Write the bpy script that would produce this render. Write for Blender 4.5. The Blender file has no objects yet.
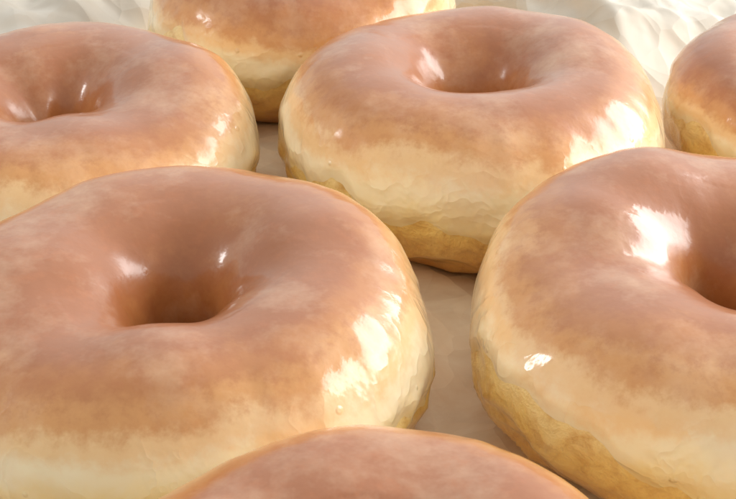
import bpy, math
from mathutils import Vector, noise
import random

scene = bpy.context.scene
scene.view_settings.view_transform = 'Standard'
scene.view_settings.look = 'None'
scene.view_settings.exposure = 0
COL = scene.collection

# ---------------------------------------------------------------- helpers
def sstep(a, b, x):
    t = max(0.0, min(1.0, (x - a) / (b - a)))
    return t * t * (3 - 2 * t)

class NT:
    def __init__(s, mat):
        mat.use_nodes = True
        s.t = mat.node_tree
        s.bsdf = s.t.nodes.get('Principled BSDF')
    def n(s, kind, **kw):
        nd = s.t.nodes.new(kind)
        for k, v in kw.items():
            setattr(nd, k, v)
        return nd
    def l(s, a, b):
        s.t.links.new(a, b)
    def noise(s, vec, scale, detail=3, rough=0.5, dist=0.0):
        nd = s.n('ShaderNodeTexNoise')
        nd.inputs['Scale'].default_value = scale
        nd.inputs['Detail'].default_value = detail
        nd.inputs['Roughness'].default_value = rough
        nd.inputs['Distortion'].default_value = dist
        s.l(vec, nd.inputs['Vector'])
        return nd.outputs['Fac']
    def math(s, op, a, b=None, c=None):
        nd = s.n('ShaderNodeMath', operation=op)
        for i, x in enumerate((a, b, c)):
            if x is None: continue
            if isinstance(x, (int, float)): nd.inputs[i].default_value = x
            else: s.l(x, nd.inputs[i])
        return nd.outputs[0]
    def ramp(s, fac, stops, interp='LINEAR'):
        nd = s.n('ShaderNodeValToRGB')
        cr = nd.color_ramp
        cr.interpolation = interp
        while len(cr.elements) < len(stops): cr.elements.new(0.5)
        for e, (p, c) in zip(cr.elements, stops):
            e.position = p
            e.color = (c[0], c[1], c[2], 1) if isinstance(c, tuple) else (c, c, c, 1)
        s.l(fac, nd.inputs[0])
        return nd.outputs[0]
    def mix(s, fac, a, b, mode='MIX'):
        nd = s.n('ShaderNodeMix', data_type='RGBA', blend_type=mode)
        for sock, x in ((nd.inputs[0], fac), (nd.inputs[6], a), (nd.inputs[7], b)):
            if isinstance(x, (int, float)): sock.default_value = x
            elif isinstance(x, tuple): sock.default_value = (*x, 1)
            else: s.l(x, sock)
        return nd.outputs[2]
    def bump(s, h, strength, dist, normal=None):
        nd = s.n('ShaderNodeBump')
        nd.inputs['Distance'].default_value = dist
        if isinstance(strength, (int, float)): nd.inputs['Strength'].default_value = strength
        else: s.l(strength, nd.inputs['Strength'])
        s.l(h, nd.inputs['Height'])
        if normal is not None: s.l(normal, nd.inputs['Normal'])
        return nd.outputs[0]

# ---------------------------------------------------------------- materials
def make_glaze():
    m = bpy.data.materials.new('sugar_glaze')
    t = NT(m)
    geo = t.n('ShaderNodeNewGeometry').outputs['Position']
    at = t.n('ShaderNodeAttribute', attribute_name='rise').outputs['Fac']
    big = t.noise(geo, 2.6, 2, 0.5, 0.2)
    mid = t.noise(geo, 7.0, 3, 0.55)
    med = t.noise(geo, 26, 5, 0.68)
    f = t.math('MULTIPLY_ADD', t.math('SUBTRACT', big, 0.5), 0.50, at)
    f = t.math('MULTIPLY_ADD', t.math('SUBTRACT', mid, 0.5), 0.30, f)
    f = t.math('MULTIPLY_ADD', t.math('SUBTRACT', med, 0.5), 0.26, f)
    f = t.math('MULTIPLY_ADD', f, 0.5, 0.5)
    col = t.ramp(f, [(0.26, (0.79, 0.48, 0.10)), (0.44, (0.92, 0.69, 0.30)), (0.60, (0.96, 0.81, 0.54)),
                     (0.70, (0.89, 0.60, 0.30)), (0.78, (0.69, 0.335, 0.115)), (0.89, (0.51, 0.200, 0.060)), (1.0, (0.38, 0.128, 0.038))], 'EASE')
    veil = t.ramp(t.noise(geo, 5.0, 5, 0.66), [(0.49, 0.0), (0.76, 0.36)])
    col = t.mix(veil, col, (0.90, 0.64, 0.42))
    # fine mottling of the browned crust seen through the glaze
    crust = t.ramp(at, [(0.45, 0.0), (0.8, 1.0)])
    dk = t.ramp(med, [(0.50, 0.0), (0.68, 0.42)])
    col = t.mix(t.math('MULTIPLY', crust, dk), col, (0.47, 0.155, 0.045))
    t.l(col, t.bsdf.inputs['Base Color'])
    t.bsdf.inputs['Roughness'].default_value = 0.42
    t.bsdf.inputs['Specular IOR Level'].default_value = 0.30
    t.bsdf.inputs['Subsurface Weight'].default_value = 0.12
    t.bsdf.inputs['Subsurface Radius'].default_value = (1.0, 0.5, 0.22)
    t.bsdf.inputs['Subsurface Scale'].default_value = 0.03
    t.bsdf.inputs['Coat Weight'].default_value = 1.0
    t.bsdf.inputs['Coat IOR'].default_value = 1.5
    cr = t.ramp(mid, [(0.35, 0.10), (0.65, 0.27)])
    t.l(cr, t.bsdf.inputs['Coat Roughness'])
    flank = t.ramp(t.math('MULTIPLY_ADD', at, 0.5, 0.5), [(0.58, 1.0), (0.82, 0.10)])
    rg = t.noise(geo, 7.0, 3, 0.5, 0.3)
    ridge = t.math('POWER', t.math('SUBTRACT', 1.0, t.math('ABSOLUTE', t.math('MULTIPLY_ADD', rg, 2.0, -1.0))), 6.0)
    soft = t.noise(geo, 24, 3, 0.5)
    b = t.bump(soft, 0.13, 0.010)
    b = t.bump(ridge, t.math('MULTIPLY', flank, 0.28), 0.014, b)
    vor = t.n('ShaderNodeTexVoronoi'); vor.inputs['Scale'].default_value = 21
    t.l(geo, vor.inputs['Vector'])
    sep = t.n('ShaderNodeSeparateColor'); t.l(vor.outputs['Color'], sep.inputs[0])
    bub = t.math('MULTIPLY', t.ramp(vor.outputs['Distance'], [(0.08, 1.0), (0.20, 0.0)], 'EASE'), t.math('GREATER_THAN', sep.outputs[0], 0.80))
    b = t.bump(bub, t.math('MULTIPLY', flank, 0.45), 0.010, b)
    t.l(b, t.bsdf.inputs['Normal'])
    t.l(b, t.bsdf.inputs['Coat Normal'])
    return m

def make_dough():
    m = bpy.data.materials.new('fried_dough')
    t = NT(m)
    geo = t.n('ShaderNodeNewGeometry').outputs['Position']
    at = t.n('ShaderNodeAttribute', attribute_name='rise').outputs['Fac']
    f = t.math('MULTIPLY_ADD', t.math('SUBTRACT', t.noise(geo, 6, 4, 0.6, 0.5), 0.5), 0.7, at)
    f = t.math('MULTIPLY_ADD', f, 0.5, 0.5)
    col = t.ramp(f, [(0.10, (0.46, 0.20, 0.045)), (0.30, (0.79, 0.44, 0.09)), (0.46, (0.91, 0.61, 0.18)), (0.6, (0.95, 0.72, 0.33))], 'EASE')
    nn = t.noise(geo, 20, 5, 0.66, 0.3)
    col = t.mix(t.ramp(nn, [(0.46, 0.0), (0.68, 0.65)]), col, (0.60, 0.29, 0.055))
    t.l(col, t.bsdf.inputs['Base Color'])
    t.bsdf.inputs['Roughness'].default_value = 0.42
    t.bsdf.inputs['Subsurface Weight'].default_value = 0.12
    t.bsdf.inputs['Subsurface Radius'].default_value = (1.0, 0.5, 0.2)
    t.bsdf.inputs['Subsurface Scale'].default_value = 0.03
    t.bsdf.inputs['Coat Weight'].default_value = 0.9
    t.bsdf.inputs['Coat Roughness'].default_value = 0.12
    b = t.bump(nn, 0.6, 0.02)
    t.l(b, t.bsdf.inputs['Normal'])
    return m

def make_paper():
    m = bpy.data.materials.new('baking_paper')
    t = NT(m)
    geo = t.n('ShaderNodeNewGeometry').outputs['Position']
    c = t.ramp(t.noise(geo, 3, 3, 0.5, 0.4), [(0.35, (0.57, 0.52, 0.44)), (0.65, (0.63, 0.585, 0.51))])
    g = t.n('ShaderNodeAttribute', attribute_name='near_tan').outputs['Fac']  # weight of the warmer, lighter tan close to the doughnuts
    gc = t.ramp(t.noise(geo, 4, 5, 0.65, 0.6), [(0.35, (0.80, 0.58, 0.36)), (0.65, (0.94, 0.79, 0.57))])
    c = t.mix(g, c, gc)
    t.l(c, t.bsdf.inputs['Base Color'])
    t.bsdf.inputs['Roughness'].default_value = 0.7
    t.bsdf.inputs['Specular IOR Level'].default_value = 0.15
    def crease(scale):
        v = t.n('ShaderNodeTexVoronoi', feature='F1'); v.inputs['Scale'].default_value = scale
        ad = t.n('ShaderNodeVectorMath', operation='ADD')
        nn = t.n('ShaderNodeTexNoise'); nn.inputs['Scale'].default_value = scale * 0.8
        t.l(geo, nn.inputs['Vector'])
        sc = t.n('ShaderNodeVectorMath', operation='SCALE'); sc.inputs['Scale'].default_value = 0.5 / scale
        t.l(nn.outputs['Color'], sc.inputs[0])
        t.l(geo, ad.inputs[0]); t.l(sc.outputs[0], ad.inputs[1])
        t.l(ad.outputs[0], v.inputs['Vector'])
        return v.outputs['Distance']
    b = t.bump(crease(3.5), 0.50, 0.10)
    b = t.bump(crease(9.0), 0.55, 0.035, b)
    t.l(b, t.bsdf.inputs['Normal'])
    return m

def make_table():
    m = bpy.data.materials.new('pale_wood')
    t = NT(m)
    geo = t.n('ShaderNodeNewGeometry').outputs['Position']
    mp = t.n('ShaderNodeMapping'); mp.inputs['Scale'].default_value = (0.6, 8, 1)
    t.l(geo, mp.inputs['Vector'])
    c = t.ramp(t.noise(mp.outputs[0], 3, 6, 0.6, 0.5), [(0.3, (0.38, 0.25, 0.15)), (0.7, (0.55, 0.4, 0.26))])
    t.l(c, t.bsdf.inputs['Base Color'])
    t.bsdf.inputs['Roughness'].default_value = 0.5
    return m

GLAZE, DOUGH, PAPER, TABLE = make_glaze(), make_dough(), make_paper(), make_table()

# ---------------------------------------------------------------- doughnuts
def nz(x, y, z): return noise.noise(Vector((x, y, z)))

def surf(th, ph, p, off=0.0, glaze=False):
    """point on the doughnut skin; th around the ring, ph around the tube (0 outer side, 90 deg top)"""
    D, H, seed = p['D'], p['H'], p['seed']
    ct, st = math.cos(th), math.sin(th)
    hole = p.get('hole', 0.075)
    lowa = nz(ct * 0.9 + seed, st * 0.9, 3.1) * 0.026
    lowb = nz(ct * 0.9 + seed, st * 0.9, 8.7) * 0.040
    Ro = D * (0.5 + lowa)
    Ri = D * (hole + lowb)
    Rc = Ri + (Ro - Ri) * p.get('crest', 0.54)
    c, s = math.cos(ph), math.sin(ph)
    if c > 0:
        cc = c ** 0.93
        ar = Ro - Rc
    else:
        cc = -(abs(c) ** p.get('wall', 0.95))
        ar = Rc - Ri
    ss = math.copysign(abs(s) ** 0.97, s)
    eq = 0.45 * H
    if s > 0:
        hz = (H - eq) * (1 + 0.16 * nz(ct * 1.2, st * 1.2 + seed, 1.3))
        z = eq + hz * ss
        shrink = 1.0
    else:
        z = eq + eq * 1.12 * ss
        shrink = 1.0 - 0.10 * s * s if c > 0 else 1.0
    r = Rc + ar * cc * shrink
    x, y = r * ct, r * st
    q = Vector((x / D + seed * 3.7, y / D, z / D))
    inner = 0.5 if c < -0.3 else 1.0
    d = 0.020 * nz(q.x * 3, q.y * 3, q.z * 3) + 0.0046 * nz(q.x * 8, q.y * 8, q.z * 8 + 5) * inner
    a = math.degrees(ph)
    band = sstep(-75, -45, a) * (1 - sstep(-12, 20, a)) if c > 0 else 0.0
    if band > 0:
        patch = 0.35 + 0.9 * sstep(-0.25, 0.3, nz(ct * 1.6 + seed * 2, st * 1.6, 5.5))
        w = nz(q.x * 5, q.y * 5, q.z * 5) * 0.5
        rd = 1 - abs(nz(q.x * 6 + w, q.y * 6 + w, q.z * 12 + w)) * 2.2
        rd2 = 1 - abs(nz(q.x * 12 + w, q.y * 12, q.z * 18)) * 2.2
        d += band * patch * (0.013 * rd + 0.005 * rd2 - 0.012) * (0.9 if glaze else 1.0)
    sh = sstep(0, 20, a) * (1 - sstep(50, 80, a)) if c > 0 else 0.0
    if sh > 0:
        d += sh * (0.0028 * nz(ct * 8 + seed, st * 8, a * 0.02) + 0.0006 * nz(ct * 18 + seed, st * 18, a * 0.05))
    d = d * D + off
    x += ct * c * d; y += st * c * d; z += s * d
    z = max(z, 0.004 + (0.0 if not glaze else 0.002))
    return x, y, z

def rise(ph, tone=0.0):
    a = math.degrees(ph)
    if a <= 90:
        v = a / 90
        return v + tone * sstep(0.0, 0.4, v)
    return 1 - 0.26 * sstep(120, 185, a) - 0.6 * sstep(195, 250, a)

def build_mesh(name, p, glaze, NU=310, NV=145):
    vs, fs, at = [], [], []
    seed = p['seed']
    for i in range(NU):
        th = 2 * math.pi * i / NU
        ct, st = math.cos(th), math.sin(th)
        if glaze:
            lo = 0 + 30 * nz(ct * 2.2 + seed, st * 2.2, 0.4) + 12 * nz(ct * 6 + seed, st * 6, 4.4) + 3 * nz(ct * 18, st * 18, seed)
            hi = 212 + 12 * nz(ct * 2 + seed, st * 2, 9.4)
        for j in range(NV):
            if glaze:
                k = j / (NV - 1)
                a = lo + (hi - lo) * k
                e = sstep(0, 0.08, k) * (1 - sstep(0.93, 1, k))
                lip = math.exp(-((k - 0.06) / 0.03) ** 2) * 0.0026
                off = -0.002 + 0.007 * e + lip
            else:
                a = -90 + 360 * j / NV
                off = 0
            ph = math.radians(a)
            pha = ph if a <= 270 else ph - 2 * math.pi
            vs.append(surf(th, ph, p, off, glaze))
            at.append(rise(pha, p.get('tone', 0.0)))
    for i in range(NU):
        i2 = (i + 1) % NU
        for j in range(NV - 1 if glaze else NV):
            j2 = (j + 1) % NV
            fs.append((i * NV + j, i2 * NV + j, i2 * NV + j2, i * NV + j2))
    me = bpy.data.meshes.new(name)
    me.from_pydata(vs, [], fs)
    me.polygons.foreach_set('use_smooth', [True] * len(fs))
    a = me.attributes.new('rise', 'FLOAT', 'POINT')
    a.data.foreach_set('value', at)
    me.materials.append(GLAZE if glaze else DOUGH)
    me.update()
    return me

DON = [
 dict(x=-0.41, y=2.455, D=1.10, H=0.402, seed=1.3, rot=0.3, hole=0.084, crest=0.50, wall=1.0, tone=0.04, label="large glazed ring doughnut with mottled tan top on paper"),
 dict(x=0.285, y=3.46,  D=1.05, H=0.42, seed=2.9, rot=1.2, hole=0.092, crest=0.49, tone=0.04, label="glazed ring doughnut with crinkled golden lower flank on paper"),
 dict(x=0.775, y=2.50,  D=1.13, H=0.425, seed=4.4, rot=2.1, hole=0.075, crest=0.50, tone=0.04, label="shiny glazed ring doughnut with creased creamy yellow side"),
 dict(x=-0.845,y=3.41,  D=1.065, H=0.382, seed=6.1, rot=0.9, hole=0.078, crest=0.50, tone=0.08, label="glazed ring doughnut with glossy streak on its pale side"),
 dict(x=-0.225,y=4.29,  D=0.97, H=0.44, seed=7.7, rot=4.0, tone=0.20, label="tall glazed doughnut sitting behind two others on crumpled paper"),
 dict(x=1.345, y=3.59,  D=1.00, H=0.385, seed=9.2, rot=5.0, tone=0.28, label="glazed doughnut with frosty sugar edge beside crumpled paper"),
 dict(x=0.014, y=1.525, D=1.05, H=0.370, seed=11.5, rot=2.6, tone=0.06, label="evenly browned glazed doughnut at the near edge of the paper"),
]
for p in DON:
    e = bpy.data.objects.new('doughnut', None)
    e.empty_display_size = 0.2
    e.location = (p['x'], p['y'], 0.0)
    e.rotation_euler = (0, 0, p['rot'])
    COL.objects.link(e)
    e['label'] = p['label']; e['category'] = 'doughnut'; e['group'] = 'glazed doughnuts on baking paper'
    for nm, g in (('dough', False), ('glaze', True)):
        o = bpy.data.objects.new(nm, build_mesh(nm, p, g))
        COL.objects.link(o)
        o.parent = e

# ---------------------------------------------------------------- paper and table
def paper():
    rnd = random.Random(11)
    folds = []
    for i in range(36):
        an = rnd.uniform(0, math.pi)
        k = rnd.choice([1.2, 2.0, 3.2, 4.5])
        folds.append((math.cos(an), math.sin(an), k, rnd.uniform(0, 1), rnd.uniform(0, 50), 0.045 / k))
    N = 520
    X0, X1, Y0, Y1 = -2.8, 2.8, 0.8, 6.2
    vs, fs, gr = [], [], []
    for j in range(N):
        for i in range(N):
            x = X0 + (X1 - X0) * i / (N - 1); y = Y0 + (Y1 - Y0) * j / (N - 1)
            dd = min(math.hypot(x - p['x'], y - p['y']) - p['D'] * 0.44 for p in DON)
            free = sstep(0.18, 0.48, dd)
            wx = x + 0.05 * nz(x * 2, y * 2, 2); wy = y + 0.05 * nz(x * 2, y * 2, 7)
            h = 0.0
            if free > 0:
                for (cx, cy, k, o, sd, am) in folds:
                    msk = sstep(0.0, 0.2, nz(x * 1.6 + sd, y * 1.6, sd))
                    if msk <= 0: continue
                    u = (wx * cx + wy * cy) * k + o
                    h += am * msk * (1 - 2 * abs((u % 1.0) - 0.5))
            cr = abs(nz(x * 2.6, y * 2.6, 4.4))
            z = free * (h - 0.01) + (1 - free) * (0.014 * cr - 0.012)
            vs.append((x, y, z))
            gr.append(1 - sstep(0.12, 0.34, dd + 0.12 * nz(x * 3, y * 3, 1)))  # tan tone weight, fades with distance from the nearest doughnut
    for j in range(N - 1):
        for i in range(N - 1):
            a = j * N + i
            fs.append((a, a + 1, a + N + 1, a + N))
    me = bpy.data.meshes.new('baking_paper')
    me.from_pydata(vs, [], fs)
    me.polygons.foreach_set('use_smooth', [True] * len(fs))
    at = me.attributes.new('near_tan', 'FLOAT', 'POINT'); at.data.foreach_set('value', gr)
    me.materials.append(PAPER)
    o = bpy.data.objects.new('baking_paper', me)
    COL.objects.link(o)
    o['label'] = "crumpled cream baking paper sheet spread under the doughnuts"
    o['category'] = 'paper'
paper()
me = bpy.data.meshes.new('table_top')
zt = -0.06
b = [(-6, -2, zt), (6, -2, zt), (6, 9, zt), (-6, 9, zt)]
me.from_pydata(b + [(x, y, z - 0.3) for x, y, z in b], [], [(0, 1, 2, 3), (7, 6, 5, 4), (0, 4, 5, 1), (1, 5, 6, 2), (2, 6, 7, 3), (3, 7, 4, 0)])
me.materials.append(TABLE)
o = bpy.data.objects.new('table_top', me); COL.objects.link(o)
o['kind'] = 'structure'; o['label'] = "pale wooden table top under the baking paper"; o['category'] = 'table'

# ---------------------------------------------------------------- light
w = bpy.data.worlds.new('World'); scene.world = w; w.use_nodes = True
W = NT(w)
bg = w.node_tree.nodes['Background']
tc = W.n('ShaderNodeTexCoord').outputs['Generated']
dp = W.n('ShaderNodeVectorMath', operation='DOT_PRODUCT')
W.l(tc, dp.inputs[0]); dp.inputs[1].default_value = Vector((0.25, 0.62, 0.74)).normalized()
f = W.math('MULTIPLY_ADD', dp.outputs['Value'], 0.5, 0.5)
wc = W.ramp(f, [(0.0, (0.54, 0.52, 0.48)), (0.5, (0.64, 0.625, 0.59)), (0.78, (0.73, 0.72, 0.70)), (1.0, (1.35, 1.36, 1.36))], 'EASE')
W.l(wc, bg.inputs[0]); bg.inputs[1].default_value = 1.0

def area(name, loc, tgt, sx, sy, power, col):
    ld = bpy.data.lights.new(name, 'AREA'); ld.shape = 'RECTANGLE'
    ld.size, ld.size_y, ld.energy, ld.color = sx, sy, power, col
    ob = bpy.data.objects.new(name, ld); COL.objects.link(ob)
    ob.location = loc
    ob.rotation_euler = (Vector(tgt) - Vector(loc)).to_track_quat('-Z', 'Y').to_euler()
area('window_light', (5.6, 4.7, 2.5), (0.2, 3.0, 0.2), 5.6, 3.6, 500, (1.0, 0.99, 0.975))
area('small_window_light', (-4.5, 3.0, 2.3), (0.2, 3.0, 0.2), 0.7, 0.7, 30, (1.0, 0.99, 0.98))

# ---------------------------------------------------------------- camera
cd = bpy.data.cameras.new('camera'); cam = bpy.data.objects.new('camera', cd); COL.objects.link(cam)
cam.location = (0, 0, 1.9)
cam.rotation_euler = (math.radians(90 - 31), 0, 0)
cd.sensor_width = 36; cd.lens = 68.5; cd.clip_end = 100
cd.dof.use_dof = True; cd.dof.focus_distance = 3.2; cd.dof.aperture_fstop = 10
scene.camera = cam
